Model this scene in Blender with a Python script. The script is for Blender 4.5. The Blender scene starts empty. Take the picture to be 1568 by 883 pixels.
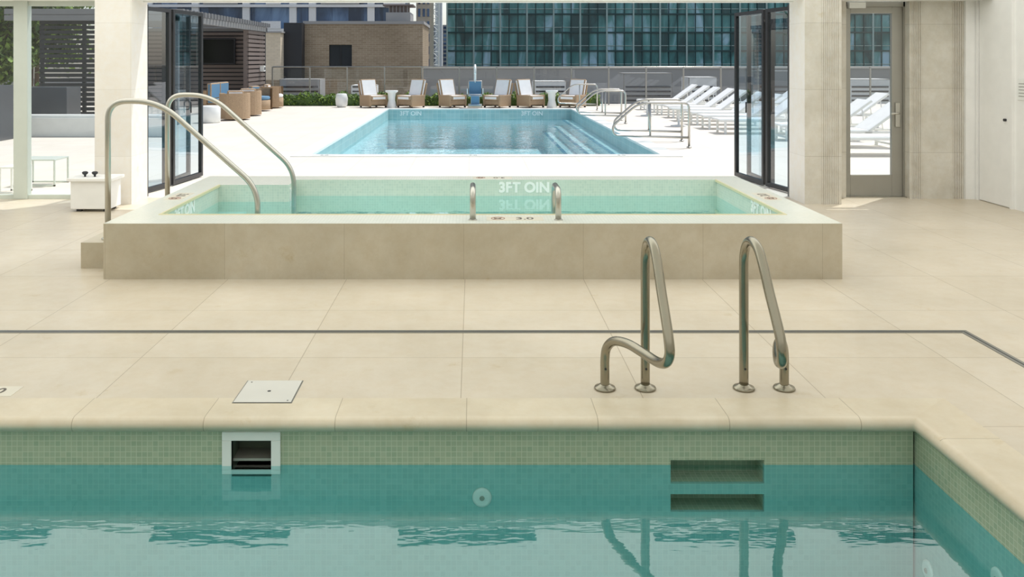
import bpy, bmesh, math, random
from mathutils import Vector, Matrix
random.seed(7)
sc = bpy.context.scene
R = math.radians

# ---------------------------------------------------------------- helpers
def lin(c):
    out = []
    for v in c:
        v = v/255.0
        out.append(v/12.92 if v <= .04045 else ((v+.055)/1.055)**2.4)
    return (out[0], out[1], out[2], 1)

def newmat(name):
    m = bpy.data.materials.new(name); m.use_nodes = True
    nt = m.node_tree
    return m, nt, nt.nodes, nt.links, nt.nodes['Principled BSDF']

def math_node(N, L, op, a, b=None):
    n = N.new('ShaderNodeMath'); n.operation = op
    for i, v in enumerate([a, b]):
        if v is None: continue
        if isinstance(v, (int, float)): n.inputs[i].default_value = v
        else: L.new(v, n.inputs[i])
    return n.outputs[0]

def mixcol(N, L, mode, fac, a, b):
    n = N.new('ShaderNodeMix'); n.data_type = 'RGBA'; n.blend_type = mode
    for idx, v in ((0, fac), (6, a), (7, b)):
        if isinstance(v, (int, float, tuple)): n.inputs[idx].default_value = v
        else: L.new(v, n.inputs[idx])
    return n.outputs[2]

def mat(name, col, rough=.5, metal=0, noise=0, nscale=5, bump=0, bscale=40):
    m, nt, N, L, P = newmat(name)
    c = lin(col)
    P.inputs['Roughness'].default_value = rough
    P.inputs['Metallic'].default_value = metal
    P.inputs['Base Color'].default_value = c
    tc = N.new('ShaderNodeTexCoord')
    nz = N.new('ShaderNodeTexNoise'); nz.inputs['Scale'].default_value = nscale
    nz.inputs['Detail'].default_value = 6
    L.new(tc.outputs['Object'], nz.inputs['Vector'])
    k = max(noise, .03)
    cr = N.new('ShaderNodeValToRGB')
    cr.color_ramp.elements[0].position = .3; cr.color_ramp.elements[1].position = .7
    cr.color_ramp.elements[0].color = (c[0]*(1-k), c[1]*(1-k), c[2]*(1-k), 1)
    cr.color_ramp.elements[1].color = (min(1, c[0]*(1+k)), min(1, c[1]*(1+k)), min(1, c[2]*(1+k)), 1)
    L.new(nz.outputs['Fac'], cr.inputs['Fac']); L.new(cr.outputs['Color'], P.inputs['Base Color'])
    if bump:
        n2 = N.new('ShaderNodeTexNoise'); n2.inputs['Scale'].default_value = bscale
        L.new(tc.outputs['Object'], n2.inputs['Vector'])
        b = N.new('ShaderNodeBump'); b.inputs['Strength'].default_value = bump; b.inputs['Distance'].default_value = .02
        L.new(n2.outputs['Fac'], b.inputs['Height']); L.new(b.outputs['Normal'], P.inputs['Normal'])
    return m

def bricks(name, w, h, mortar, c1, c2, cm, off=(0, 0, 0), rough=.45, stagger=0.0, noise=.08, nscale=1.5, bump=.15, fine=0.0):
    """tiled surface; picks the tile plane from the face direction"""
    m, nt, N, L, P = newmat(name)
    tc = N.new('ShaderNodeTexCoord'); ge = N.new('ShaderNodeNewGeometry')
    sp = N.new('ShaderNodeSeparateXYZ'); L.new(tc.outputs['Object'], sp.inputs[0])
    sn = N.new('ShaderNodeSeparateXYZ'); L.new(ge.outputs['True Normal'], sn.inputs[0])
    ax = math_node(N, L, 'GREATER_THAN', math_node(N, L, 'ABSOLUTE', sn.outputs[0]), .6)
    az = math_node(N, L, 'GREATER_THAN', math_node(N, L, 'ABSOLUTE', sn.outputs[2]), .6)
    X = math_node(N, L, 'SUBTRACT', sp.outputs[0], off[0])
    Y = math_node(N, L, 'SUBTRACT', sp.outputs[1], off[1])
    Z = math_node(N, L, 'SUBTRACT', sp.outputs[2], off[2])
    def mx(f, a, b):
        n = N.new('ShaderNodeMix'); n.data_type = 'FLOAT'
        L.new(f, n.inputs[0]); L.new(a, n.inputs[2]); L.new(b, n.inputs[3]); return n.outputs[0]
    cb = N.new('ShaderNodeCombineXYZ')
    L.new(mx(ax, X, Y), cb.inputs[0]); L.new(mx(az, Z, Y), cb.inputs[1])
    br = N.new('ShaderNodeTexBrick'); L.new(cb.outputs[0], br.inputs['Vector'])
    br.offset = stagger; br.squash = 1
    br.inputs['Scale'].default_value = 1
    br.inputs['Brick Width'].default_value = w; br.inputs['Row Height'].default_value = h
    br.inputs['Mortar Size'].default_value = mortar; br.inputs['Mortar Smooth'].default_value = .1
    br.inputs['Color1'].default_value = lin(c1); br.inputs['Color2'].default_value = lin(c2)
    br.inputs['Mortar'].default_value = lin(cm)
    nz = N.new('ShaderNodeTexNoise'); nz.inputs['Scale'].default_value = nscale; nz.inputs['Detail'].default_value = 8
    nz.inputs['Roughness'].default_value = .6
    L.new(tc.outputs['Object'], nz.inputs['Vector'])
    cr = N.new('ShaderNodeValToRGB'); cr.color_ramp.elements[0].position = .3; cr.color_ramp.elements[1].position = .7
    a = 1-noise*1.6
    cr.color_ramp.elements[0].color = (a, a*.985, a*.95, 1); cr.color_ramp.elements[1].color = (1, 1, 1, 1)
    L.new(nz.outputs['Fac'], cr.inputs['Fac'])
    col = mixcol(N, L, 'MULTIPLY', 1.0, br.outputs['Color'], cr.outputs['Color'])
    if fine:
        n3 = N.new('ShaderNodeTexNoise'); n3.inputs['Scale'].default_value = 9; n3.inputs['Detail'].default_value = 10
        n3.inputs['Roughness'].default_value = .75
        L.new(tc.outputs['Object'], n3.inputs['Vector'])
        c3 = N.new('ShaderNodeValToRGB'); c3.color_ramp.elements[0].position = .35; c3.color_ramp.elements[1].position = .6
        f = 1-fine
        c3.color_ramp.elements[0].color = (f, f*.97, f*.92, 1); c3.color_ramp.elements[1].color = (1, 1, 1, 1)
        L.new(n3.outputs['Fac'], c3.inputs['Fac'])
        col = mixcol(N, L, 'MULTIPLY', 1.0, col, c3.outputs['Color'])
        # sparse darker water stains
        n4 = N.new('ShaderNodeTexNoise'); n4.inputs['Scale'].default_value = 3.3; n4.inputs['Detail'].default_value = 12
        n4.inputs['Roughness'].default_value = .7
        L.new(tc.outputs['Object'], n4.inputs['Vector'])
        c4 = N.new('ShaderNodeValToRGB'); c4.color_ramp.elements[0].position = .62; c4.color_ramp.elements[1].position = .70
        c4.color_ramp.elements[0].color = (1, 1, 1, 1); c4.color_ramp.elements[1].color = (.90, .85, .74, 1)
        L.new(n4.outputs['Fac'], c4.inputs['Fac'])
        col = mixcol(N, L, 'MULTIPLY', 1.0, col, c4.outputs['Color'])
    L.new(col, P.inputs['Base Color'])
    P.inputs['Roughness'].default_value = rough
    if bump:
        b = N.new('ShaderNodeBump'); b.inputs['Strength'].default_value = bump; b.inputs['Distance'].default_value = .003
        b.invert = True
        L.new(br.outputs['Fac'], b.inputs['Height']); L.new(b.outputs['Normal'], P.inputs['Normal'])
    return m

def clearmat(name, tint, f0=.04, bump=0, bscale=5, gcol=(1, 1, 1, 1), stretch=(1, 1, 1), rough=0.0):
    """clear tinted sheet with Schlick reflection"""
    m, nt, N, L, P = newmat(name)
    N.remove(P)
    out = [n for n in N if n.type == 'OUTPUT_MATERIAL'][0]
    tr = N.new('ShaderNodeBsdfTransparent'); tr.inputs[0].default_value = tint
    gl = N.new('ShaderNodeBsdfGlossy'); gl.inputs['Roughness'].default_value = rough; gl.inputs[0].default_value = gcol
    lw = N.new('ShaderNodeLayerWeight'); lw.inputs[0].default_value = .5
    p5 = math_node(N, L, 'POWER', lw.outputs['Facing'], 5.0)
    fac = math_node(N, L, 'ADD', math_node(N, L, 'MULTIPLY', p5, 1-f0), f0)
    mx = N.new('ShaderNodeMixShader')
    L.new(fac, mx.inputs[0]); L.new(tr.outputs[0], mx.inputs[1]); L.new(gl.outputs[0], mx.inputs[2])
    L.new(mx.outputs[0], out.inputs[0])
    tc = N.new('ShaderNodeTexCoord'); mp = N.new('ShaderNodeMapping'); mp.inputs['Scale'].default_value = stretch
    nz = N.new('ShaderNodeTexNoise'); nz.inputs['Scale'].default_value = bscale; nz.inputs['Detail'].default_value = 3
    L.new(tc.outputs['Object'], mp.inputs[0]); L.new(mp.outputs[0], nz.inputs['Vector'])
    if bump:
        b = N.new('ShaderNodeBump'); b.inputs['Strength'].default_value = bump; b.inputs['Distance'].default_value = .05
        L.new(nz.outputs['Fac'], b.inputs['Height'])
        L.new(b.outputs[0], gl.inputs['Normal']); L.new(b.outputs[0], lw.inputs['Normal'])
    return m

def fillet(pts, r, n=7):
    pts = [Vector(p) for p in pts]
    out = [pts[0]]
    for i in range(1, len(pts)-1):
        a, b, c = pts[i-1], pts[i], pts[i+1]
        d1 = (a-b); d2 = (c-b)
        rr = r[i-1] if isinstance(r, (list, tuple)) else r
        q = min(rr, d1.length*.49, d2.length*.49)
        s = b+d1.normalized()*q; e = b+d2.normalized()*q
        for k in range(n+1):
            t = k/n
            out.append(s*(1-t)**2+b*2*t*(1-t)+e*t*t)
    out.append(pts[-1])
    return out

def catmull(pts, n=6):
    P = [Vector(p) for p in pts]; P = [P[0]*2-P[1]]+P+[P[-1]*2-P[-2]]
    out = []
    for i in range(1, len(P)-2):
        for k in range(n):
            t = k/n
            out.append(.5*((2*P[i])+(-P[i-1]+P[i+1])*t+(2*P[i-1]-5*P[i]+4*P[i+1]-P[i+2])*t*t+(-P[i-1]+3*P[i]-3*P[i+1]+P[i+2])*t**3))
    out.append(P[-2]); return out

class B:
    def __init__(s, name):
        s.name = name; s.bm = bmesh.new(); s.mats = []; s.M = Matrix.Identity(4)
    def mi(s, m):
        if m not in s.mats: s.mats.append(m)
        return s.mats.index(m)
    def face(s, vs, m, smooth=False):
        f = s.bm.faces.new(vs); f.material_index = s.mi(m); f.smooth = smooth; return f
    def v(s, p): return s.bm.verts.new(s.M @ Vector(p))
    def box(s, x0, x1, y0, y1, z0, z1, m, bev=0, M=None, sides=None):
        T = s.M if M is None else s.M @ M
        vs = [s.bm.verts.new(T @ Vector(p)) for p in [(x0,y0,z0),(x1,y0,z0),(x1,y1,z0),(x0,y1,z0),(x0,y0,z1),(x1,y0,z1),(x1,y1,z1),(x0,y1,z1)]]
        fs = []
        for k, q in (('-z',(0,3,2,1)),('+z',(4,5,6,7)),('-y',(0,1,5,4)),('+x',(1,2,6,5)),('+y',(2,3,7,6)),('-x',(3,0,4,7))):
            mm = sides.get(k, m) if sides else m
            fs.append(s.face([vs[i] for i in q], mm))
        if bev:
            es = list({e for f in fs for e in f.edges})
            r = bmesh.ops.bevel(s.bm, geom=es, offset=bev, segments=3, profile=.5, affect='EDGES', clamp_overlap=True)
            for f in r['faces']: f.smooth = True
    def quad(s, ps, m, M=None):
        T = Matrix.Identity(4) if M is None else M
        s.face([s.v(T @ Vector(p)) for p in ps], m)
    def tube(s, pts, r, m, seg=14, caps=True):
        pts = [Vector(p) for p in pts]
        n = len(pts); T = []
        for i in range(n):
            a = pts[max(0, i-1)]; b = pts[min(n-1, i+1)]; T.append((b-a).normalized())
        up = Vector((0, 0, 1)) if abs(T[0].z) < .9 else Vector((1, 0, 0))
        nn = (up-T[0]*up.dot(T[0])).normalized()
        rings = []
        for i in range(n):
            nn = (nn-T[i]*nn.dot(T[i])).normalized(); bb = T[i].cross(nn)
            rr = r[i] if isinstance(r, (list, tuple)) else r
            rings.append([s.v(pts[i]+(nn*math.cos(2*math.pi*k/seg)+bb*math.sin(2*math.pi*k/seg))*rr) for k in range(seg)])
        for i in range(n-1):
            for k in range(seg):
                s.face([rings[i][k], rings[i][(k+1) % seg], rings[i+1][(k+1) % seg], rings[i+1][k]], m, True)
        if caps:
            s.face(rings[0][::-1], m); s.face(rings[-1], m)
    def cyl(s, c, r, h, m, r2=None, seg=28, axis='z'):
        c = Vector(c); d = {'x': Vector((1,0,0)), 'y': Vector((0,1,0)), 'z': Vector((0,0,1))}[axis]
        s.tube([c, c+d*h], [r, r if r2 is None else r2], m, seg)
    def lathe(s, c, prof, m, seg=28):
        rings = []
        for (r, z) in prof:
            rings.append([s.v((c[0]+r*math.cos(2*math.pi*k/seg), c[1]+r*math.sin(2*math.pi*k/seg), c[2]+z)) for k in range(seg)])
        for i in range(len(rings)-1):
            for k in range(seg):
                s.face([rings[i][k], rings[i][(k+1) % seg], rings[i+1][(k+1) % seg], rings[i+1][k]], m, True)
        s.face(rings[0][::-1], m); s.face(rings[-1], m)
    def text(s, txt, size, T, m, ext=.002, bold=.018):
        cu = bpy.data.curves.new('t', 'FONT'); cu.body = txt; cu.size = size; cu.extrude = ext
        cu.align_x = 'CENTER'; cu.align_y = 'CENTER'; cu.offset = size*bold
        ob = bpy.data.objects.new('t', cu); sc.collection.objects.link(ob)
        dg = bpy.context.evaluated_depsgraph_get(); me = bpy.data.meshes.new_from_object(ob.evaluated_get(dg))
        me.transform(s.M @ T)
        n0 = len(s.bm.faces); s.bm.from_mesh(me); s.bm.faces.ensure_lookup_table()
        for f in s.bm.faces[n0:]: f.material_index = s.mi(m)
        bpy.data.objects.remove(ob); bpy.data.meshes.remove(me); bpy.data.curves.remove(cu)
    def plate(s, x0, x1, y0, y1, z0, z1, holes, m, sides=None):
        xs = sorted({x0, x1, *[h[0] for h in holes], *[h[1] for h in holes]}); ys = sorted({y0, y1, *[h[2] for h in holes], *[h[3] for h in holes]})
        for i in range(len(xs)-1):
            for j in range(len(ys)-1):
                cx = (xs[i]+xs[i+1])/2; cy = (ys[j]+ys[j+1])/2
                if any(h[0] < cx < h[1] and h[2] < cy < h[3] for h in holes): continue
                s.box(xs[i], xs[i+1], ys[j], ys[j+1], z0, z1, m, sides=sides)
    def wallxz(s, x0, x1, z0, z1, y0, y1, holes, m, split=None, mlow=None):
        xs = sorted({x0, x1, *[h[0] for h in holes], *[h[1] for h in holes]}); zs = sorted({z0, z1, *[h[2] for h in holes], *[h[3] for h in holes], *([split] if split is not None else [])})
        for i in range(len(xs)-1):
            for j in range(len(zs)-1):
                cx = (xs[i]+xs[i+1])/2; cz = (zs[j]+zs[j+1])/2
                if any(h[0] < cx < h[1] and h[2] < cz < h[3] for h in holes): continue
                s.box(xs[i], xs[i+1], y0, y1, zs[j], zs[j+1], mlow if (split is not None and cz < split) else m)
    def done(s, loc=None, rotz=0, recalc=False):
        if recalc: bmesh.ops.recalc_face_normals(s.bm, faces=s.bm.faces)
        me = bpy.data.meshes.new(s.name); s.bm.to_mesh(me); s.bm.free()
        for m in s.mats: me.materials.append(m)
        ob = bpy.data.objects.new(s.name, me); sc.collection.objects.link(ob)
        if loc: ob.location = loc
        ob.rotation_euler[2] = rotz
        return ob

def inst(ob, loc, rotz=0):
    o = bpy.data.objects.new(ob.name.split('.')[0], ob.data); sc.collection.objects.link(o)
    o.location = loc; o.rotation_euler[2] = rotz; return o

# ---------------------------------------------------------------- materials
m_deck = bricks('deck_limestone', .914, .914, .0024, (224,215,199), (218,208,190), (180,168,148), off=(-.06, 5.785, 0), rough=.36, noise=.10, nscale=1.1, fine=.05)
m_deck_out = bricks('sun_toned_limestone', .914, .914, .004, (232,225,214), (228,221,210), (206,198,186), off=(-.06, 5.785, 0), rough=.6, noise=.03)  # same tile as the indoor deck, outdoor brightness put into its colour
m_spa_stone = bricks('spa_limestone', .9226, 3, .0016, (208,200,182), (203,194,174), (180,170,150), off=(-.07, 0, -1), rough=.4, noise=.11, nscale=2, fine=.07)
m_cope_x = bricks('coping_limestone_x', .622, 9, .0020, (226,216,194), (222,211,188), (182,170,146), off=(-.03, 0, -4), rough=.36, noise=.10, nscale=2, fine=.05)
m_cope_y = bricks('coping_limestone_y', 9, .622, .0020, (226,216,194), (222,211,188), (182,170,146), off=(-4, .1, 0), rough=.36, noise=.10, nscale=2, fine=.05)
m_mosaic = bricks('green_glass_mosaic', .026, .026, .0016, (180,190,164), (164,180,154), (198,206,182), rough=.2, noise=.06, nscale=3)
m_mosaic_deep = bricks('water_tinted_mosaic', .026, .026, .0012, (152,206,204), (140,197,196), (160,212,208), rough=.25, noise=.05)  # water's depth tint and extra brightness put into the tile colour
m_mosaic_pale = bricks('pale_mosaic', .026, .026, .0016, (236,238,230), (228,232,224), (212,216,206), rough=.3, noise=.03)
m_mosaic_spa = bricks('spa_mosaic', .026, .026, .0016, (216,226,212), (205,218,205), (224,231,218), rough=.25, noise=.04)
m_mosaic_spal = bricks('spa_mosaic_low', .026, .026, .0016, (206,240,240), (196,234,236), (214,242,242), rough=.25, noise=.04)
m_yellow = mat('yellow_edge_tile', (226,216,176), .4)
m_floor_pool = mat('pool_plaster', (214,238,236), .6, noise=.05)
m_plaster_out = mat('outdoor_pool_plaster', (234,242,242), .6, noise=.05)
m_tile_out = bricks('outdoor_waterline_tile', .15, .15, .004, (166,200,200), (148,188,190), (200,216,212), rough=.3)
m_steel = mat('brushed_stainless', (152,147,132), .25, 1, noise=.05)
m_steel2 = mat('satin_stainless', (190,188,180), .3, 1)
m_slot = mat('drain_steel', (140,140,134), .35, .8)
m_trav = bricks('travertine_cladding', 3, .78, .0025, (224,221,212), (216,213,203), (190,186,175), off=(-1, -1, -.22), rough=.55, noise=.13, nscale=3, fine=.07)
m_travw = bricks('white_travertine', 3, .78, .002, (243,241,237), (238,236,232), (222,219,212), off=(-1, -1, -.22), rough=.55, noise=.04, fine=.02)
m_white = mat('white_paint', (240,240,237), .55, noise=.01)
m_ceil = mat('ceiling_white', (230,228,222), .8)
m_black = mat('black_anodised_frame', (44,44,46), .35, .2)
m_tan = mat('tan_jamb', (170,155,130), .5)
m_grey = mat('grey_anodised', (160,158,150), .4, .4)
m_mull = mat('pale_mullion', (206,214,206), .4, .1)
m_dark = mat('dark_charcoal', (44,46,50), .5)
m_cavity_shade = mat('cavity_shade_tone', (84,96,82), .7)  # shade inside recesses and openings put into the colour
m_glass = clearmat('clear_glass', (.96,.98,.97,1), .06)
m_glassrail = clearmat('guardrail_glass', (.90,.93,.94,1), .06)
m_glass_blue = clearmat('blue_door_glass', (.74,.85,.91,1), .14)
m_wp = mat('white_plastic', (236,238,234), .35)
m_wt = mat('white_sling', (242,242,240), .6)
m_wick = mat('tan_wicker', (176,150,120), .8, noise=.25, nscale=60, bump=.5, bscale=90)
m_blue = mat('blue_cushion', (100,140,168), .7)
m_ink = mat('marker_ink', (96,90,82), .6)
m_red = mat('marker_red', (160,120,104), .6)
m_lt = mat('light_letters', (248,249,243), .4)
m_leaf = mat('leaf_green', (124,152,66), .6, noise=.3, nscale=3)
m_leaf2 = mat('leaf_dark', (80,108,52), .6, noise=.3, nscale=3)
m_bark = mat('bark', (86,70,56), .9, noise=.2)
m_water_in = clearmat('indoor_water', (.66,.885,.90,1), .085, .016, 5, stretch=(.6, 2, 1))
m_water_spa = clearmat('spa_water', (.70,.95,.97,1), .03, .04, 7)
m_water_out = clearmat('outdoor_water', (.74,.95,.99,1), .02, .55, 2.6)

# ---------------------------------------------------------------- room shell
PX0, PX1, PY0, PY1 = -7.8, 2.36, .9, 4.29      # coping outer edge
IX0, IX1, IY0, IY1 = -7.52, 2.08, 1.16, 4.04   # coping inner nose
SX, SY0, SY1, SZ = 2.85, 6.60, 9.27, .43
b = B('floor')
b.plate(-9, 6.12, -1.5, 10.49, -.3, 0, [(PX0, PX1, PY0, PY1), (-2.6, 2.6, 6.95, 9.03)], m_deck)
b.done()
b = B('terrace_floor')
b.plate(-24, 26, 10.49, 32.2, -.3, 0, [(-2.9, 3.37, 15.10, 28.95)], m_deck_out)
b.done()

# indoor pool basin
b = B('indoor_swimming_pool')
wallN = 4.10
op = [(-1.155, -.965, -.30, -.125), (.948, 1.396, -.335, -.222), (.948, 1.396, -.47, -.385)]
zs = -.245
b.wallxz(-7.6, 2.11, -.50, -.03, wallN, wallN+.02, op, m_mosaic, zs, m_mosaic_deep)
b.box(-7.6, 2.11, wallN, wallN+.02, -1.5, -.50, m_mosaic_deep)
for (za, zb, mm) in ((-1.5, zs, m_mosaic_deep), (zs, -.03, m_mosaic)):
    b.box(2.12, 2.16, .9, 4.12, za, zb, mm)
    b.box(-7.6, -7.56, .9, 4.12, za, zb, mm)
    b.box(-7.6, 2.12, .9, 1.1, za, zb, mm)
b.box(-7.6, 2.16, .9, 4.3, -1.56, -1.5, m_floor_pool)
for (x0, x1, z0, z1) in op[1:]:
    b.box(x0-.02, x1+.02, wallN+.13, wallN+.15, z0-.02, z1+.02, m_mosaic)
    b.box(x0-.02, x1+.02, wallN+.02, wallN+.15, z0-.03, z0, m_mosaic)
    b.box(x0-.02, x1+.02, wallN+.02, wallN+.15, z1, z1+.01, m_cavity_shade)
    b.box(x0-.02, x0, wallN+.02, wallN+.15, z0, z1, m_mosaic)
    b.box(x1, x1+.02, wallN+.02, wallN+.15, z0, z1, m_mosaic)
# coping ring with bullnose
prof = [(.25, 0.0), (.05, 0.0)]
for k in range(9):
    a = math.pi/2 + math.pi*k/8
    prof.append((.036+.036*math.cos(a), -.036+.036*math.sin(a)))
prof += [(.10, -.075), (.10, -.09), (.25, -.09)]
def corner(c, d, z):
    cx, cy, sx, sy = c
    return (cx+sx*d*(.28/.25), cy+sy*d, z)
cs = [(IX0, IY0, -1, -1), (IX1, IY0, 1, -1), (IX1, IY1, 1, 1), (IX0, IY1, -1, 1)]
ringv = [[b.v(corner(c, d, z)) for d, z in prof] for c in cs]
for i in range(4):
    A = ringv[i]; C = ringv[(i+1) % 4]
    for k in range(len(prof)):
        k2 = (k+1) % len(prof)
        b.face([A[k], C[k], C[k2], A[k2]], m_cope_x if i in (0, 2) else m_cope_y, 1 < k < 10)
b.done(recalc=True)

b = B('pool_water'); b.quad([(-7.56, 1.1, zs), (2.12, 1.1, zs), (2.12, wallN, zs), (-7.56, wallN, zs)], m_water_in); b.done()

b = B('pool_skimmer')
x0, x1, z0, z1 = -1.20, -.92, -.285, -.082; yf = wallN-.012
b.box(x0, x1, yf, wallN, z1-.043, z1, m_wp, .003)
b.box(x0, x1, yf, wallN, z0, z0+.02, m_wp, .003)
b.box(x0, x0+.045, yf, wallN, z0+.02, z1-.043, m_wp, .003)
b.box(x1-.045, x1, yf, wallN, z0+.02, z1-.043, m_wp, .003)
b.box(x0+.03, x1-.03, wallN+.13, wallN+.135, z0, z1, m_cavity_shade)
b.box(x0+.03, x0+.045, wallN, wallN+.13, z0, z1, m_cavity_shade)
b.box(x1-.045, x1-.03, wallN, wallN+.13, z0, z1, m_cavity_shade)
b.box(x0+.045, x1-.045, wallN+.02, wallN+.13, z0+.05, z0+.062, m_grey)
b.box(x0+.045, x1-.045, wallN, wallN+.13, z1-.04, z1-.03, m_cavity_shade)
b.done()
b = B('skimmer_access_lid')
b.box(-1.190, -.894, 4.224, 4.520, -.004, .0015, m_slot)
m_lid = mat('lid_pale_grey', (212,211,204), .5)
b.box(-1.186, -.898, 4.228, 4.516, 0, .004, m_lid, .002)
b.cyl((-1.04, 4.37, .004), .009, .001, m_dark)
b.cyl((-1.16, 4.49, .004), .004, .001, m_dark); b.cyl((-.92, 4.25, .004), .004, .001, m_dark)
b.done()
def fitting(name, c, axis, sgn):
    b = B(name); c = Vector(c); d = Vector((1,0,0)) if axis == 'x' else Vector((0,1,0)); d = d*sgn
    b.tube([c, c+d*.006, c+d*.012], [.047, .045, .034], m_wp, 28)
    b.tube([c+d*.012, c+d*.016], [.012, .010], m_grey, 16)
    b.done()
fitting('return_inlet', (.044, wallN, -.40), 'y', -1)
fitting('return_inlet', (2.12, 3.98, -.68), 'x', -1)
fitting('return_inlet', (2.12, 3.45, -.40), 'x', -1)

# ladder grab rails
def grab(sx, xa, name='pool_ladder_handrail'):
    b = B(name); r = .0235
    P = [(0,4.41,0),(0,4.41,.3),(0,4.41,.60),(0,4.40,.70),(0,4.35,.765),(0,4.27,.788),(0,4.18,.765),(0,4.11,.70),(0,4.03,.60),(0,3.94,.50),(0,3.885,.43),
         (.0,3.865,.365),(-.01,3.90,.315),(-.03,3.99,.288),(-.07,4.12,.285),(-.12,4.25,.285),(-.17,4.35,.265),(-.20,4.40,.215),(-.208,4.41,.15),(-.208,4.41,.08),(-.208,4.41,0)]
    pts = catmull([(xa+sx*p[0], p[1], p[2]) for p in P], 5)
    b.tube(pts, r, m_steel, 18)
    for xx in (xa, xa-sx*.208):
        b.lathe((xx, 4.41, 0), [(.054, 0), (.056, .005), (.052, .012), (.036, .018), (.028, .024), (.025, .026)], m_steel)
        b.tube([(xx, 4.41-.021, .11), (xx, 4.41-.026, .11)], .006, m_dark, 8)
    b.done()
grab(1, .889); grab(-1, 1.397)

# drain slot (L shaped)
b = B('trench_drain')
b.box(-9, 3.085, 5.305, 5.355, -.01, .003, m_slot); b.box(3.035, 3.085, -1.4, 5.305, -.01, .003, m_slot)
b.box(-9, 3.06, 5.325, 5.335, .003, .0035, m_dark); b.box(3.055, 3.065, -1.4, 5.33, .003, .0035, m_dark)
b.done()

# ---------------------------------------------------------------- hot tub
b = B('hot_tub')
sd = {'+z': m_mosaic_pale, '-y': m_spa_stone, '-x': m_spa_stone, '+x': m_spa_stone, '+y': m_spa_stone}
b.box(-SX, SX, SY0, 6.99, 0, SZ, m_spa_stone, sides={**sd, '+y': m_mosaic_spa})
b.box(-SX, SX, 8.99, SY1, 0, SZ, m_spa_stone, sides={**sd, '-y': m_mosaic_spa})
b.box(-SX, -2.56, 6.99, 8.99, 0, SZ, m_spa_stone, sides={**sd, '+x': m_mosaic_spa})
b.box(2.56, SX, 6.99, 8.99, 0, SZ, m_spa_stone, sides={**sd, '-x': m_mosaic_spa})
b.box(-2.56, -1.855, 8.62, 8.99, -.6, SZ, m_mosaic_spa, sides={'+z': m_mosaic_pale})
b.box(-2.58, 2.58, 8.99, 9.01, -.6, 0, m_mosaic_spal); b.box(-2.58, 2.58, 6.97, 6.99, -.6, 0, m_mosaic_spal)
b.box(-2.58, -2.56, 6.99, 8.99, -.6, 0, m_mosaic_spal); b.box(2.56, 2.58, 6.99, 8.99, -.6, 0, m_mosaic_spal)
b.box(-2.58, 2.58, 6.97, 9.01, -.64, -.6, m_plaster_out)
b.box(-1.72, 2.1, 8.45, 8.62, -.6, -.0, m_mosaic_spal); b.box(-1.855, 2.56, 8.62, 8.99, -.6, -.0, m_mosaic_spal)
b.box(2.1, 2.56, 6.99, 8.62, -.6, -.0, m_mosaic_spal)
for i in range(3):
    b.box(-2.56+.28*i, -2.56+.28*(i+1), 6.99, 8.62, -.6, .16-.16*i, m_mosaic_spal)
b.box(-2.56, 2.56, 6.965, 6.99, SZ, SZ+.004, m_yellow)
b.box(-2.56, -2.545, 6.99, 8.62, SZ-.02, SZ+.004, m_yellow); b.box(2.545, 2.56, 6.99, 8.99, SZ-.02, SZ+.004, m_yellow)
# skimmer on the nib
b.box(-1.855, -1.845, 8.68, 8.90, .2, .38, m_wp); b.box(-1.845, -1.842, 8.72, 8.86, .23, .345, m_cavity_shade)
T = Matrix.Translation((.54, 8.988, .345)) @ Matrix.Rotation(R(90), 4, 'X')
b.text('3FT OIN', .145, T, m_lt, bold=.04)
T = Matrix.Translation((-2.558, 7.6, .345)) @ Matrix.Rotation(R(90), 4, 'Z') @ Matrix.Rotation(R(90), 4, 'X')
b.text('3FT OIN', .145, T, m_lt, bold=.04)
T = Matrix.Translation((2.558, 7.6, .345)) @ Matrix.Rotation(R(-90), 4, 'Z') @ Matrix.Rotation(R(90), 4, 'X')
b.text('3FT OIN', .145, T, m_lt, bold=.04)
# entry step outside
b.box(-3.18, -SX, 6.94, 8.75, 0, .21, m_spa_stone)
b.done()
b = B('hot_tub_water')
b.quad([(-2.56, 6.99, .26), (2.56, 6.99, .26), (2.56, 8.62, .26), (-2.56, 8.62, .26)], m_water_spa)
b.quad([(-1.855, 8.62, .26), (2.56, 8.62, .26), (2.56, 8.99, .26), (-1.855, 8.99, .26)], m_water_spa)
b.done()

m_mk = mat('marker_ceramic', (222,216,200), .4)
def marker(x0, x1, y0, y1, z, rot, txt='3.0'):
    b = B('depth_marker_tile')
    cx, cy = (x0+x1)/2, (y0+y1)/2; w = (x1-x0); h = (y1-y0)
    b.box(x0, x1, y0, y1, z, z+.0015, m_mk)
    if w > h: c1 = (cx-w*.3, cy); c2 = (cx+w*.17, cy); s = h
    else: c1 = (cx, cy-h*.3); c2 = (cx, cy+h*.17); s = w
    z += .0018
    ring = [(c1[0]+s*.33*math.cos(a*math.pi/12), c1[1]+s*.33*math.sin(a*math.pi/12), z) for a in range(25)]
    b.tube(ring, s*.02, m_red, 6)
    b.tube([(c1[0]-s*.22, c1[1]-s*.22, z), (c1[0]+s*.22, c1[1]+s*.22, z)], s*.018, m_red, 6)
    b.tube([(c1[0]-s*.2, c1[1]+s*.05, z), (c1[0]+s*.15, c1[1]-s*.1, z)], s*.03, m_ink, 6)
    b.text(txt, s*.75, Matrix.Translation((c2[0], c2[1], z)) @ Matrix.Rotation(rot, 4, 'Z'), m_ink, .0006)
    b.done()
marker(.11, .56, 6.72, 6.88, SZ, 0)
marker(-2.79, -2.63, 7.7, 8.1, SZ, R(-90)); marker(2.63, 2.79, 7.7, 8.1, SZ, R(90))
marker(.0, .42, 9.06, 9.2, SZ, R(180))
marker(-2.70, -2.33, 4.31, 4.44, 0, 0, '5.0')

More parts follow.
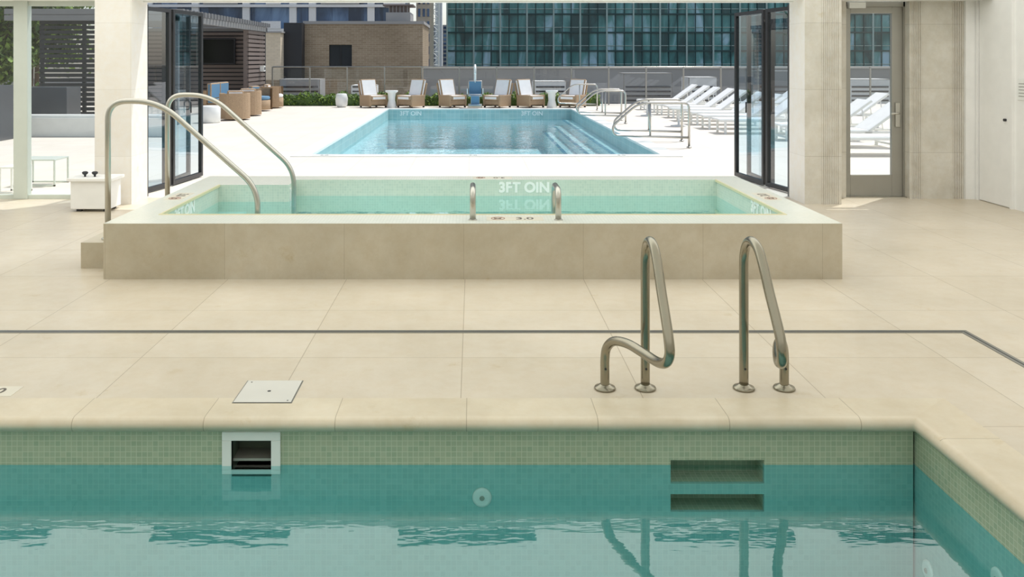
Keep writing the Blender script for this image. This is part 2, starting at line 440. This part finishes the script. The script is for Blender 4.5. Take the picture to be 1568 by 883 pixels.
# hot tub handrails
def handrail(y, xs, xe, zt=1.35):
    b = B('hot_tub_handrail')
    pts = fillet([(xs, y, .21), (xs, y, zt), (xs+.42, y, zt), (xe, y, .63), (xe, y, -.35)], [.16, .3, .16], 10)
    b.tube(pts, .0235, m_steel2, 16)
    b.lathe((xs, y, .21), [(.05, 0), (.05, .008), (.03, .02), (.025, .022)], m_steel2)
    b.done()
handrail(7.08, -3.02, -1.78); handrail(8.32, -2.97, -1.74)
for x in (0.0, .674):
    b = B('hot_tub_grab_rail')
    b.tube(fillet([(x, 6.74, SZ), (x, 6.74, .665), (x, 7.08, .665), (x, 7.14, -.2)], [.09, .09], 8), .0235, m_steel2, 16)
    b.lathe((x, 6.74, SZ), [(.034, 0), (.034, .004), (.026, .008)], m_steel2)
    b.done()

# ---------------------------------------------------------------- walls, piers, header
ZC = 3.25
b = B('ceiling'); b.box(-9, 6.3, -1.6, 10.6, ZC, ZC+.15, m_ceil); b.done()
b = B('wall_left'); b.box(-9.15, -9, -1.6, 10.6, 0, ZC, m_white); b.done()
b = B('wall_back'); b.box(-9, 6.12, -1.65, -1.5, 0, ZC, m_white); b.done()
b = B('wall_right')
b.box(6.12, 6.27, -1.5, 10.6, 0, ZC, m_white)
b.done()
b = B('wall_front')
b.box(-9, 6.12, 10.02, 10.49, 2.40, ZC, m_white)            # header beam
b.box(5.31, 5.97, 10.40, 10.60, 0, 2.40, m_trav)             # travertine panel
for i in range(6):                                            # fluted edges
    b.box(5.33+.022*i, 5.342+.022*i, 10.39, 10.40, 0, 2.40, m_trav)
    b.box(5.83+.022*i, 5.842+.022*i, 10.39, 10.40, 0, 2.40, m_trav)
b.box(5.97, 6.12, 10.36, 10.60, 0, 2.40, m_white)
b.box(4.31, 4.56, 10.45, 10.60, 0, 2.4, m_trav)
b.done()
b = B('column_right')
b.box(3.88, 4.31, 10.0, 10.49, 0, 2.40, m_trav, sides={'-x': m_travw})
for i in range(9): b.box(4.08+.024*i, 4.092+.024*i, 9.992, 10.0, 0, 2.40, m_trav)
b.done()
b = B('column_left')
b.box(-4.42, -3.99, 10.0, 10.49, 0, 2.40, m_travw)
b.done()

# glazing left
b = B('window_1')
for x in (-8.9, -7.2, -5.565):
    b.box(x, x+.17, 10.36, 10.46, 0, 2.40, m_mull, .004)
b.box(-9, -4.42, 10.38, 10.44, 0, .05, m_mull); b.box(-9, -4.42, 10.38, 10.44, 2.34, 2.40, m_mull)
b.quad([(-9, 10.41, .05), (-4.42, 10.41, .05), (-4.42, 10.41, 2.34), (-9, 10.41, 2.34)], m_glass)
b.done()

# glass door on the right
b = B('door_1')
dx0, dx1, dy = 4.56, 5.31, 10.56
b.box(dx0, dx0+.035, dy-.05, dy+.05, 0, 2.40, m_grey); b.box(dx1-.02, dx1, dy-.05, dy+.05, 0, 2.40, m_grey)
b.box(dx0, dx1, dy-.05, dy+.05, 2.34, 2.40, m_grey)
b.box(dx0+.035, dx0+.09, dy-.025, dy+.025, .01, 2.34, m_grey, .003)
b.box(dx1-.15, dx1-.02, dy-.025, dy+.025, .01, 2.34, m_grey, .003)
b.box(dx0+.09, dx1-.15, dy-.025, dy+.025, .01, .27, m_grey, .003)
b.box(dx0+.09, dx1-.15, dy-.025, dy+.025, 2.26, 2.34, m_grey, .003)
b.quad([(dx0+.09, dy, .27), (dx1-.15, dy, .27), (dx1-.15, dy, 2.26), (dx0+.09, dy, 2.26)], m_glass)
b.box(dx1-.115, dx1-.055, dy-.045, dy-.025, .86, 1.16, m_steel2, .004)
b.tube(fillet([(dx1-.085, dy-.045, 1.03), (dx1-.085, dy-.09, 1.03), (dx1-.19, dy-.09, 1.03)], .02, 4), .011, m_steel2, 10)
b.box(dx0+.05, dx0+.25, dy-.09, dy-.03, 2.32, 2.39, m_wp)
b.box(dx0, dx1, dy-.1, dy+.1, 0, .012, m_steel2)
b.done()
# white service door on the right wall
b = B('door_2')
b.box(6.085, 6.12, 9.66, 9.70, 0, 2.55, m_white); b.box(6.085, 6.12, 10.31, 10.355, 0, 2.55, m_white)
b.box(6.085, 6.12, 9.66, 10.355, 2.5, 2.55, m_white)
b.box(6.10, 6.119, 9.712, 10.30, .01, 2.49, m_white); b.box(6.112, 6.119, 9.70, 9.712, 0, 2.5, m_dark)
b.cyl((6.075, 9.79, 1.0), .016, .025, m_dark, axis='x', seg=18)
b.done()
b = B('wall_sign')
b.box(6.108, 6.12, 9.42, 9.60, 1.24, 1.48, m_wp, .002)
for i in range(5): b.box(6.105, 6.108, 9.45, 9.57, 1.28+.035*i, 1.285+.035*i, m_ink)
b.done()

# folding glass doors
def leaf(b, p, q, h=2.36, f=.055, t=.05, g=None):
    p = Vector((p[0], p[1], 0)); q = Vector((q[0], q[1], 0)); d = q-p; w = d.length
    T = Matrix.Translation(p) @ Matrix.Rotation(math.atan2(d.y, d.x), 4, 'Z')
    g = g or m_glass_blue
    b.box(0, f, -t/2, t/2, .015, h, m_black, .003, T); b.box(w-f, w, -t/2, t/2, .015, h, m_black, .003, T)
    b.box(f, w-f, -t/2, t/2, .015, .07, m_black, 0, T); b.box(f, w-f, -t/2, t/2, h-.05, h, m_black, 0, T)
    b.quad([(f, 0, .07), (w-f, 0, .07), (w-f, 0, h-.05), (f, 0, h-.05)], g, T)
for sgn, off, nm in ((1, 0, 'folding_glass_door'), (-1, -.12, 'folding_glass_door')):
    b = B(nm)
    X = lambda x: sgn*x+off
    leaf(b, (X(3.80), 12.36), (X(3.90), 11.42))
    leaf(b, (X(3.90), 11.34), (X(4.04), 10.62))
    leaf(b, (X(3.98), 12.36), (X(4.00), 11.40))
    for z in (.3, 1.2, 2.1):
        b.cyl((X(3.91), 11.38, z), .014, .12, m_steel2, seg=12)
    x0, x1 = sorted((X(3.90), X(3.95)))
    b.box(x0, x1, 10.50, 10.60, 0, 2.37, m_black)
    x0, x1 = sorted((X(3.95), X(4.02)))
    b.box(x0, x1, 10.50, 10.56, 0, 2.37, m_tan)
    b.tube([(X(3.80), 11.9, .95), (X(3.80), 11.9, 1.1)], .01, m_black, 8)
    b.done()
b = B('door_track'); b.box(-3.99, 3.88, 10.36, 10.47, 2.385, 2.40, m_white); b.done()

# ceiling slot diffusers (seen mirrored in the pool)
for i, x in enumerate((-5.6, -2.87, -.07, 2.85, 4.95)):
    b = B('ceiling_slot_diffuser'); b.box(x-.78, x+.78, 9.64, 9.80, ZC-.05, ZC, m_dark, .004)
    b.box(x-.74, x+.74, 9.72, 9.73, ZC-.054, ZC-.048, m_grey); b.done()

# white bin by the left column
b = B('white_planter_box')
b.box(-4.47, -4.03, 9.50, 9.80, .03, .36, m_white, .008)
b.box(-4.50, -4.00, 9.47, 9.83, .34, .375, m_white, .006)
for x in (-4.42, -4.12): 
    for y in (9.54, 9.72): b.box(x, x+.05, y, y+.05, 0, .03, m_dark)
for x in (-4.36, -4.25):
    b.lathe((x, 9.62, .375), [(.012, 0), (.012, .02), (.03, .035), (.034, .05), (.02, .06)], m_dark, 14)
b.done()

def acrylic(name, x, y, w, d, h, m):
    b = B(name)
    b.box(x, x+w, y, y+d, h-.02, h, m, .004)
    for xx in (x, x+w-.02):
        for yy in (y, y+d-.02): b.box(xx, xx+.02, yy, yy+.02, 0, h-.02, m)
    b.box(x, x+w, y, y+.02, 0.0, .02, m); b.box(x, x+w, y+d-.02, y+d, 0, .02, m)
    b.done()
acrylic('side_table', -6.07, 11.4, .5, .4, .36, m_mull)
acrylic('side_table', -5.96, 10.75, .27, .3, .34, m_wp)

# ---------------------------------------------------------------- outdoor pool
b = B('outdoor_swimming_pool')
ox0, ox1, oy0, oy1 = -2.85, 3.32, 15.15, 28.9
b.box(ox0, ox1, oy0, oy1, -1.35, -1.3, m_plaster_out)
for s in ((ox0-.03, ox0, oy0, oy1), (ox1, ox1+.03, oy0, oy1), (ox0, ox1, oy0-.03, oy0), (ox0, ox1, oy1, oy1+.03)):
    b.box(s[0], s[1], s[2], s[3], -1.3, -.38, m_plaster_out); b.box(s[0], s[1], s[2], s[3], -.38, -.031, m_tile_out)
m_step = mat('step_edge_tile', (84,140,168), .4)
for i, xs in enumerate((3.0, 2.68, 2.36)):
    b.box(xs, xs+.32, oy0, oy1, -1.3, -.36-.2*i, m_plaster_out)
    b.box(xs-.004, xs+.09, oy0, oy1, -.365-.2*i, -.355-.2*i, m_step)
for x in (-2.1, 2.0):
    b.text('3FT OIN', .2, Matrix.Translation((x, oy1-.004, -.15)) @ Matrix.Rotation(R(90), 4, 'X'), m_wp)
m_cop_o = mat('pale_coping', (226,229,224), .5)
for s in ((ox0-.32, ox0, oy0-.32, oy1+.32), (ox1, ox1+.32, oy0-.32, oy1+.32), (ox0, ox1, oy0-.32, oy0), (ox0, ox1, oy1, oy1+.32)):
    b.box(s[0], s[1], s[2], s[3], -.03, .012, m_cop_o)
for x in (-2.8, -.2, 2.4):
    b.box(x, x+.4, oy0-.26, oy0-.1, .012, .016, m_wp); b.text('3.0', .12, Matrix.Translation((x+.2, oy0-.18, .016)), m_ink, .001)
b.done()
b = B('outdoor_pool_water'); b.quad([(ox0, oy0, -.3), (ox1, oy0, -.3), (ox1, oy1, -.3), (ox0, oy1, -.3)], m_water_out); b.done()

def outrail(y, x0, x1, h=.86):
    b = B('outdoor_pool_handrail')
    b.tube(fillet([(x1, y, 0), (x1, y, h), (x0+.5, y, h), (x0, y, .42), (x0+.02, y, .24), (x1, y, .2)], [.12, .2, .2, .1], 7), .022, m_steel2, 12)
    b.tube([(x0+.72, y, .23), (x0+.72, y, h-.02)], .018, m_steel2, 10)
    b.lathe((x1, y, .012), [(.05, 0), (.05, .01), (.03, .02)], m_steel2, 16)
    b.done()
outrail(16.3, 2.66, 4.12); outrail(17.6, 2.9, 4.3); outrail(22.4, 2.75, 4.0); outrail(23.6, 2.85, 4.1); outrail(28.2, 2.8, 4.1)

# ---------------------------------------------------------------- outdoor furniture
b = B('lounge_armchair')   # faces -Y
b.box(-.34, .34, -.34, .34, .10, .26, m_wick, .02)
b.box(-.37, -.29, -.36, .32, .05, .44, m_wick, .02); b.box(.29, .37, -.36, .32, .05, .44, m_wick, .02)
T = Matrix.Translation((0, .28, .26)) @ Matrix.Rotation(R(-16), 4, 'X')
b.box(-.33, .33, 0, .07, -.1, .62, m_wick, .02, T)
b.box(-.29, .29, -.40, .26, .26, .42, m_wt, .04)
b.box(-.31, .31, -.14, 0, .10, .72, m_wt, .04, T)
for x in (-.34, .29):
    for y in (-.34, .28): b.box(x, x+.05, y, y+.05, 0, .12, m_dark)
ch = b.done((-3.48, 29.9, 0), R(38))
inst(ch, (-2.16, 29.9, 0), R(-38)); inst(ch, (-.72, 30.0, 0), R(38)); inst(ch, (.86, 29.95, 0), R(-38))
inst(ch, (2.02, 30.0, 0), R(38)); inst(ch, (3.5, 30.0, 0), R(-38))
b = B('outdoor_side_table')
b.lathe((0, 0, 0), [(.17, 0), (.18, .02), (.12, .25), (.14, .5), (.22, .56), (.22, .60)], m_wp)
tb = b.done((-2.82, 29.75, 0)); inst(tb, (2.75, 29.8, 0))
b = B('white_round_planter')
b.lathe((0, 0, 0), [(.14, 0), (.2, .08), (.22, .3), (.18, .46), (.16, .48)], m_wp)
b.done((-4.6, 30.0, 0))

# chaise lounges (head towards +X)
b = B('chaise_lounge')
for y in (-.33, .29):
    b.box(0, 1.25, y, y+.04, .28, .33, m_wp, .008)
    b.box(1.1, 1.95, y, y+.04, .28, .32, m_wp, .008)
    for x in (.12, 1.6): b.box(x, x+.05, y, y+.04, 0, .29, m_wp)
b.box(.12, .17, -.30, .30, .06, .09, m_wp); b.box(1.6, 1.65, -.3, .3, .06, .09, m_wp)
b.box(.0, 1.22, -.30, .30, .31, .345, m_wt, .01)
T = Matrix.Translation((1.2, 0, .33)) @ Matrix.Rotation(R(-36), 4, 'Y')
b.box(0, .86, -.30, .30, -.015, .02, m_wt, .01, T); b.box(0, .86, -.33, -.29, -.03, .02, m_wp, .008, T); b.box(0, .86, .29, .33, -.03, .02, m_wp, .008, T)
b.tube([(1.75, -.3, .30), (1.70, -.3, .66)], .012, m_wp, 8); b.tube([(1.75, .3, .30), (1.70, .3, .66)], .012, m_wp, 8)
cl = b.done((5.55, 19.6, 0))
for i, y in enumerate((20.9, 22.2, 23.5, 24.8, 26.1, 27.4, 28.7)): inst(cl, (5.55+.05*(i % 2), y, 0))
for y in (15.2, 16.6, 18.0): inst(cl, (6.35, y, 0))
for y in (21.5, 24.2, 27.0): inst(cl, (8.4, y, 0))
b = B('round_lounge_table'); b.lathe((0, 0, 0), [(.2, 0), (.2, .02), (.03, .04), (.03, .42), (.24, .43), (.24, .46)], m_wp)
rt = b.done((5.2, 25.5, 0)); inst(rt, (5.2, 21.6, 0))

# pool lift
b = B('pool_lift')
b.box(-.25, .25, -.25, .25, 0, .12, m_steel2, .02)
b.box(-.05, .05, .05, .15, .12, 1.45, m_wp, .01)
b.tube(fillet([(0, .1, 1.4), (0, -.5, 1.5), (0, -.75, 1.2)], .15, 5), .035, m_wp, 12)
b.box(-.24, .24, -.95, -.5, .42, .50, m_blue, .03); b.box(-.24, .24, -.55, -.48, .45, .95, m_blue, .03)
b.box(-.28, -.25, -.9, -.5, .5, .68, m_wp); b.box(.25, .28, -.9, -.5, .5, .68, m_wp)
b.box(-.2, .2, -1.15, -1.0, .12, .16, m_blue, .01); b.box(-.15, .15, -1.02, -.94, .12, .45, m_blue, .01)
b.tube([(0, -.52, .85), (0, -.6, 1.25)], .025, m_wp, 10)
b.done((.08, 29.95, 0))

# left lounge group
def tubchair(loc, rot, cm):
    b = B('round_wicker_chair')
    seg = 20
    for i in range(seg):
        a0 = R(-40+260*i/seg); a1 = R(-40+260*(i+1)/seg)
        ro, ri = .42, .34
        vs = []
        for a, z in ((a0, .04), (a1, .04), (a1, .74), (a0, .74)):
            vs.append(b.v((ro*math.cos(a), ro*math.sin(a), z)))
        b.face(vs, m_wick, True)
        vi = [b.v((ri*math.cos(a), ri*math.sin(a), z)) for a, z in ((a1, .04), (a0, .04), (a0, .74), (a1, .74))]
        b.face(vi, m_wick, True)
        b.face([b.v((ro*math.cos(a0), ro*math.sin(a0), .74)), b.v((ro*math.cos(a1), ro*math.sin(a1), .74)), b.v((ri*math.cos(a1), ri*math.sin(a1), .74)), b.v((ri*math.cos(a0), ri*math.sin(a0), .74))], m_wick)
    b.lathe((0, 0, 0), [(.34, .05), (.34, .36)], m_wick); b.lathe((0, 0, .36), [(.3, 0), (.33, .04), (.33, .10), (.28, .13)], cm)
    b.box(-.22, .22, .14, .3, .48, .82, cm, .04)
    b.done(loc, rot)
tubchair((-6.65, 23.9, 0), R(200), m_wt); tubchair((-6.95, 27.9, 0), R(70), m_blue); tubchair((-6.75, 25.6, 0), R(200), m_wt)
tubchair((-6.9, 29.6, 0), R(90), m_wt)
b = B('round_white_ottoman'); b.lathe((0, 0, 0), [(.24, 0), (.27, .03), (.27, .42), (.24, .45), (.1, .455)], m_wp); b.done((-7.0, 22.8, 0)) 
b = B('outdoor_sofa')
b.box(0, .85, 0, 2.0, .08, .30, m_wick, .02); b.box(0, .16, 0, 2.0, .3, .72, m_wick, .02)
for i in range(2):
    b.box(.16, .84, .03+.97*i, .97+.97*i, .30, .45, m_blue, .04); b.box(.16, .3, .03+.97*i, .97+.97*i, .45, .95, m_blue, .04)
b.done((-8.35, 26.3, 0))

# slatted cabana wall with television and pergola roof
b = B('slatted_cabana')
m_slat = mat('brown_slats', (122,110,104), .6); m_perg = mat('grey_pergola', (132,132,132), .6)
for i in range(18): b.box(-7.66, -7.60, 29.0, 31.3, .04+.148*i, .145+.148*i, m_slat)
for y in (29, 31.2): b.box(-7.78, -7.66, y, y+.12, 0, 2.7, m_slat)
for i in range(18): b.box(-12, -7.66, 31.24, 31.3, .04+.148*i, .145+.148*i, m_slat)
b.box(-12, -7.6, 31.3, 31.4, 0, 2.7, m_dark)
b.box(-12, -7.55, 21.9, 22.05, 2.68, 2.82, m_perg); b.box(-12, -7.55, 31.3, 31.42, 2.68, 2.82, m_perg)
b.box(-7.68, -7.55, 21.9, 31.42, 2.68, 2.84, m_perg)
b.box(-7.70, -7.58, 22.0, 22.12, 0, 2.68, m_perg)
for i in range(32): b.box(-12, -7.4, 21.9+.3*i, 21.97+.3*i, 2.84, 2.98, m_perg)
b.done()
b = B('outdoor_television'); b.box(-9.85, -8.65, 31.12, 31.22, 1.5, 2.45, m_dark, .01); b.box(-9.8, -8.7, 31.115, 31.12, 1.55, 2.4, mat('screen', (12,12,14), .2)); b.done()
b = B('speaker_box'); b.box(-7.59, -7.45, 30.5, 30.75, 1.25, 1.45, m_wp); b.box(-7.449, -7.44, 30.56, 30.69, 1.3, 1.4, m_dark); b.done()

# guard rail
b = B('glass_guardrail')
x = -7.4
b.tube([(-7.4, 31.6, 1.40), (20, 31.6, 1.40)], .025, m_steel2, 8)
while x < 20:
    b.box(x-.025, x+.025, 31.57, 31.63, 0, 1.4, m_grey)
    b.quad([(x+.04, 31.6, .08), (x+1.33, 31.6, .08), (x+1.33, 31.6, 1.32), (x+.04, 31.6, 1.32)], m_glassrail)
    x += 1.38
b.done()

def leaves(b, n, fn, size, m1, m2):
    for i in range(n):
        p = Vector(fn()); s = size*random.uniform(.6, 1.3)
        T = Matrix.Translation(p) @ Matrix.Rotation(random.uniform(0, 6.28), 4, 'Z') @ Matrix.Rotation(random.uniform(-1.2, 1.2), 4, 'X')
        mm = m1 if random.random() < .6 else m2
        b.face([b.bm.verts.new(T @ Vector(q)) for q in ((-s*.4, 0, 0), (0, -s*.7, s*.1), (s*.4, 0, 0), (0, s*.7, .1*s))], mm)
b = B('boxwood_hedge')
b.box(-7.3, 4.6, 30.95, 31.4, 0, .30, m_leaf2, .03)
def hf():
    x = random.uniform(-7.3, 4.6); z = random.uniform(.02, .42+.06*math.sin(x*5)+.04*math.sin(x*13))
    return (x, random.uniform(30.85, 31.45), z)
leaves(b, 9000, hf, .085, m_leaf, m_leaf2)
b.done()

# left terrace: slatted screen, planters and trees
b = B('black_slatted_screen')
for i in range(22): b.box(-11.3, -9.0, 22.3, 22.34, .1+.125*i, .19+.125*i, m_dark)
for x in (-11.3, -10.2, -9.1): b.box(x, x+.08, 22.34, 22.42, 0, 2.88, m_dark)
b.done()
b = B('dark_planter_wall')
m_pl = mat('charcoal_panel', (78,82,88), .25)
b.box(-15, -9.75, 17.4, 18.2, 0, 1.15, m_pl, .01)
b.box(-11.0, -9.3, 19.6, 20.3, 0, 1.05, m_pl, .01)
for i in range(40): b.box(-15+.13*i, -14.97+.13*i, 17.36, 17.39, 1.15, 1.5, m_dark)
b.box(-15, -9.75, 17.35, 17.40, 1.5, 1.54, m_dark)
b.done()
b = B('low_stone_bench'); b.box(-10.2, -6.6, 18.6, 19.1, 0, .42, m_cop_o, .01); b.box(-10.15, -6.65, 18.65, 19.05, .42, .47, m_wp, .01); b.done()
def tree(name, x, y, h, r, n):
    b = B(name)
    b.tube([(x, y, .0), (x+.05, y, h*.5), (x, y, h*.85)], [.09, .07, .03], m_bark, 8)
    for k in range(7):
        a = k*.9; z0 = h*(.4+.07*k)
        b.tube([(x, y, z0), (x+math.cos(a)*r*.7, y+math.sin(a)*r*.7, z0+h*.2)], [.04, .012], m_bark, 6)
    cl = [(random.gauss(0, r*.5), random.gauss(0, r*.5), random.uniform(h*.3, h)) for _ in range(26)]
    def f():
        c = random.choice(cl); return (x+c[0]+random.gauss(0, .3), y+c[1]+random.gauss(0, .3), c[2]+random.gauss(0, .28))
    leaves(b, n, f, .16, m_leaf, m_leaf2); b.done()
tree('tree', -13.4, 23.6, 4.4, 1.2, 7000); tree('tree', -12.9, 24.9, 4.2, 1.0, 6000); tree('tree', -15.4, 24, 5, 1.5, 4000)
tree('tree', -14.9, 29.2, 5.2, 1.2, 7000)

# ---------------------------------------------------------------- neighbouring city
m_roofg = mat('gravel_roof', (138,132,122), .9, noise=.15, nscale=.4)
m_brick = bricks('tan_brick', .4, .13, .012, (172,154,130), (156,138,114), (188,175,154), rough=.8, stagger=.5, noise=.15, nscale=.3, bump=0)
m_brick_l = bricks('light_brick', .4, .13, .012, (236,222,198), (226,212,188), (214,202,180), rough=.8, stagger=.5, noise=.05, bump=0)
m_win = mat('dark_window', (50,54,60), .15)
m_conc = mat('grey_concrete', (164,163,161), .8, noise=.06, nscale=.3)
b = B('neighbouring_roof'); b.box(-60, 90, 33, 200, -1.2, -.9, m_roofg)
b.box(-2.9, 40, 50, 50.4, -.9, 1.15, m_conc); b.box(-2.9, 40, 49.9, 50.5, 1.15, 1.25, m_white)
b.box(-14, -3, 47, 47.3, -.9, .55, m_brick)
for i, (x, w, h) in enumerate(((3, 1.6, .6), (7.4, 2.4, 1.0), (10.6, 1.4, .8), (14, 3, 1.1), (18.5, 2, .7), (-9.5, 2, .7), (-6, 1.2, .4))):
    b.box(x, x+w, 42, 43.5, -.9, h, m_conc if i % 2 else m_white, .03)
    for k in range(5): b.box(x+.1, x+w-.1, 41.97, 42, -.6+k*.22, -.52+k*.22, m_dark)
b.done()
b = B('brick_building')
b.wallxz(-11.4, -3.4, -1, 4.05, 58, 58.3, [(-9.75, -8.2, 1.2, 2.65)], m_brick)
b.box(-9.75, -8.2, 58.15, 58.2, 1.2, 2.65, m_win); b.box(-9.0, -8.94, 58.1, 58.15, 1.2, 2.65, m_black); b.box(-9.85, -8.1, 57.9, 58.05, 1.1, 1.2, m_conc)
b.box(-11.4, -3.4, 58.3, 66, -1, 4.05, m_brick)
b.box(-11.5, -3.3, 57.9, 66, 4.05, 4.25, m_conc)
b.box(-14.0, -12.6, 56, 62, -1, 3.4, m_brick_l); b.box(-12.6, -11.4, 57, 62, -1, 4.1, m_dark)
b.box(-14.1, -12.5, 55.9, 62, 3.4, 3.5, m_conc)
b.box(-6.0, -4.3, 59, 62, 4.25, 4.9, m_conc)
b.box(-5.8, -4.5, 59.2, 61, 4.9, 5.35, m_slat); b.box(-6.2, -4.1, 58.9, 61.4, 5.35, 5.45, m_slat)
for i in range(6): b.box(-5.8+.25*i, -5.75+.25*i, 59.1, 59.2, 4.9, 5.35, m_conc)
b.done()

def tglass(name, cols, w, h):
    m, nt, N, L, P = newmat(name)
    tc = N.new('ShaderNodeTexCoord'); sp = N.new('ShaderNodeSeparateXYZ'); L.new(tc.outputs['Object'], sp.inputs[0])
    def fl(o, s): return math_node(N, L, 'FLOOR', math_node(N, L, 'DIVIDE', o, s))
    cb = N.new('ShaderNodeCombineXYZ'); L.new(fl(sp.outputs[0], w), cb.inputs[0]); L.new(fl(sp.outputs[2], h), cb.inputs[1])
    wn = N.new('ShaderNodeTexWhiteNoise'); wn.noise_dimensions = '2D'; L.new(cb.outputs[0], wn.inputs['Vector'])
    nz = N.new('ShaderNodeTexNoise'); nz.inputs['Scale'].default_value = .16; nz.inputs['Detail'].default_value = 5; nz.inputs['Distortion'].default_value = 1.5
    mp = N.new('ShaderNodeMapping'); mp.inputs['Scale'].default_value = (1.6, 1, .5)
    L.new(tc.outputs['Object'], mp.inputs[0]); L.new(mp.outputs[0], nz.inputs['Vector'])
    f = math_node(N, L, 'ADD', math_node(N, L, 'MULTIPLY', wn.outputs['Value'], .25), math_node(N, L, 'MULTIPLY', nz.outputs['Fac'], .8))
    cr = N.new('ShaderNodeValToRGB'); L.new(f, cr.inputs['Fac'])
    e = cr.color_ramp.elements; e[0].position = .38; e[0].color = lin(cols[0]); e[1].position = .70; e[1].color = lin(cols[-1])
    for i, c in enumerate(cols[1:-1]):
        x = e.new(.38+.32*(i+1)/(len(cols)-1)); x.color = lin(c)
    L.new(cr.outputs['Color'], P.inputs['Base Color']); P.inputs['Roughness'].default_value = .12
    return m
m_tg = tglass('teal_curtain_glass', [(34,80,84), (62,126,126), (96,160,160), (176,214,230)], 1.45, 3.0)  # pale blue end of the ramp paints reflection patches into the glass colour
m_bg = tglass('blue_tower_glass', [(44,60,84), (74,100,134), (124,154,188)], 2.0, 3.2)
m_mu1 = mat('tower_mullion', (40,74,74), .5); m_mu2 = mat('tower_light_mullion', (170,194,188), .5)
b = B('teal_glass_tower')
b.box(-4.2, 75, 140, 160, -1, 60, m_tg)
x = -4.2; i = 0
while x < 75:
    if i % 3 == 0: b.box(x-.13, x+.13, 139.7, 140, -1, 60, m_mu2)
    else: b.box(x-.06, x+.06, 139.8, 140, -1, 60, m_mu1)
    x += 1.45; i += 1
z = 0
while z < 60:
    b.box(-4.2, 75, 139.75, 140, z-.12, z+.12, m_mu1); b.box(-4.2, 75, 139.85, 140, z+.8, z+.9, m_mu2); z += 3.0
b.done()
b = B('balcony_tower')
b.box(-46, -9.2, 110, 125, -1, 60, m_bg)
for k in range(20):
    z = 5.2+3.1*k
    b.box(-46, -9.2, 109.2, 110, z, z+.35, m_white)
    for j, (xa, xb) in enumerate(((-35, -30), (-27, -24.5), (-20, -14.5), (-12, -9.2))):
        b.box(xa+.6*(k % 2), xb, 109.1, 109.2, z+.35, z+1.3, m_white if j % 2 else m_conc)
for xx in (-42, -36, -29.5, -23.5, -21, -13.5, -9.6): b.box(xx, xx+.9, 109.5, 110, -1, 60, m_white)
b.done()
b = B('beige_tower')
b.box(-8.6, -6.4, 130, 140, -1, 60, m_brick_l)
for k in range(30):
    for xx in (-8.3, -7.6, -6.95): b.box(xx, xx+.35, 129.9, 130, .5+1.9*k, 1.7+1.9*k, m_bg)
b.done()
b = B('pale_distant_tower'); b.box(-12, -6.4, 260, 270, -1, 12, m_conc); b.box(-11, -9, 250, 255, -1, 26, m_white)
for k in range(10):
    for xx in range(4): b.box(-11.6+1.35*xx, -10.8+1.35*xx, 259.8, 260, 0+1.2*k, .7+1.2*k, m_bg)
b.done()
b = B('tower_crane')
for dx in (0, 1.3):
    for dyy in (0, 1.3): b.box(-8.6+dx, -8.4+dx, 180+dyy, 180.2+dyy, -1, 50, m_white)
for k in range(36):
    z = -1+1.4*k; a, c = (-8.5, -7.2) if k % 2 else (-7.2, -8.5)
    b.tube([(a, 180.1, z), (c, 180.1, z+1.4)], .09, m_white, 5); b.tube([(-8.5, 180.1, z), (-7.2, 180.1, z)], .09, m_white, 5)
b.done()

# ---------------------------------------------------------------- lights, sky
def area(name, x, y, z, sx, sy, p, col):
    l = bpy.data.lights.new(name, 'AREA'); l.shape = 'RECTANGLE'; l.size = sx; l.size_y = sy; l.energy = p; l.color = col
    o = bpy.data.objects.new(name, l); sc.collection.objects.link(o); o.location = (x, y, z); return o
area('ceiling_fill_light', -1.4, 2.35, ZC-.02, 14.8, 7.3, 222, (1, .99, .96))  # added fill lamp under the ceiling to brighten the room, not a known fitting
area('ceiling_fill_light', -1.4, 7.97, ZC-.02, 14.8, 3.9, 238, (1, .995, .975))  # added stronger fill, lifts the far deck in place of window daylight
s = bpy.data.lights.new('sun', 'SUN'); s.energy = 3.1; s.angle = R(.6); s.color = (1, .98, .94)
so = bpy.data.objects.new('sun', s); sc.collection.objects.link(so)
so.rotation_euler = Vector((-.35, -.35, -1)).to_track_quat('-Z', 'Y').to_euler()
w = bpy.data.worlds.new('sky'); sc.world = w; w.use_nodes = True
N = w.node_tree.nodes; L = w.node_tree.links
st = N.new('ShaderNodeTexSky'); st.sky_type = 'NISHITA'; st.sun_disc = False; st.sun_elevation = R(60); st.sun_rotation = R(45)
st.dust_density = 1.5
hs = N.new('ShaderNodeHueSaturation'); hs.inputs['Saturation'].default_value = .55
L.new(st.outputs[0], hs.inputs['Color']); L.new(hs.outputs[0], N['Background'].inputs[0]); N['Background'].inputs[1].default_value = .18
sc.view_settings.view_transform = 'Standard'

# ---------------------------------------------------------------- camera
cam = bpy.data.cameras.new('camera'); co = bpy.data.objects.new('camera', cam); sc.collection.objects.link(co)
co.location = (0, 0, 1.7); co.rotation_euler = (R(90), 0, 0)
cam.sensor_width = 36; cam.lens = 1310/1568*36
cam.shift_x = 60/1568; cam.shift_y = -351.5/1568
cam.clip_end = 600; cam.clip_start = .05
sc.camera = co
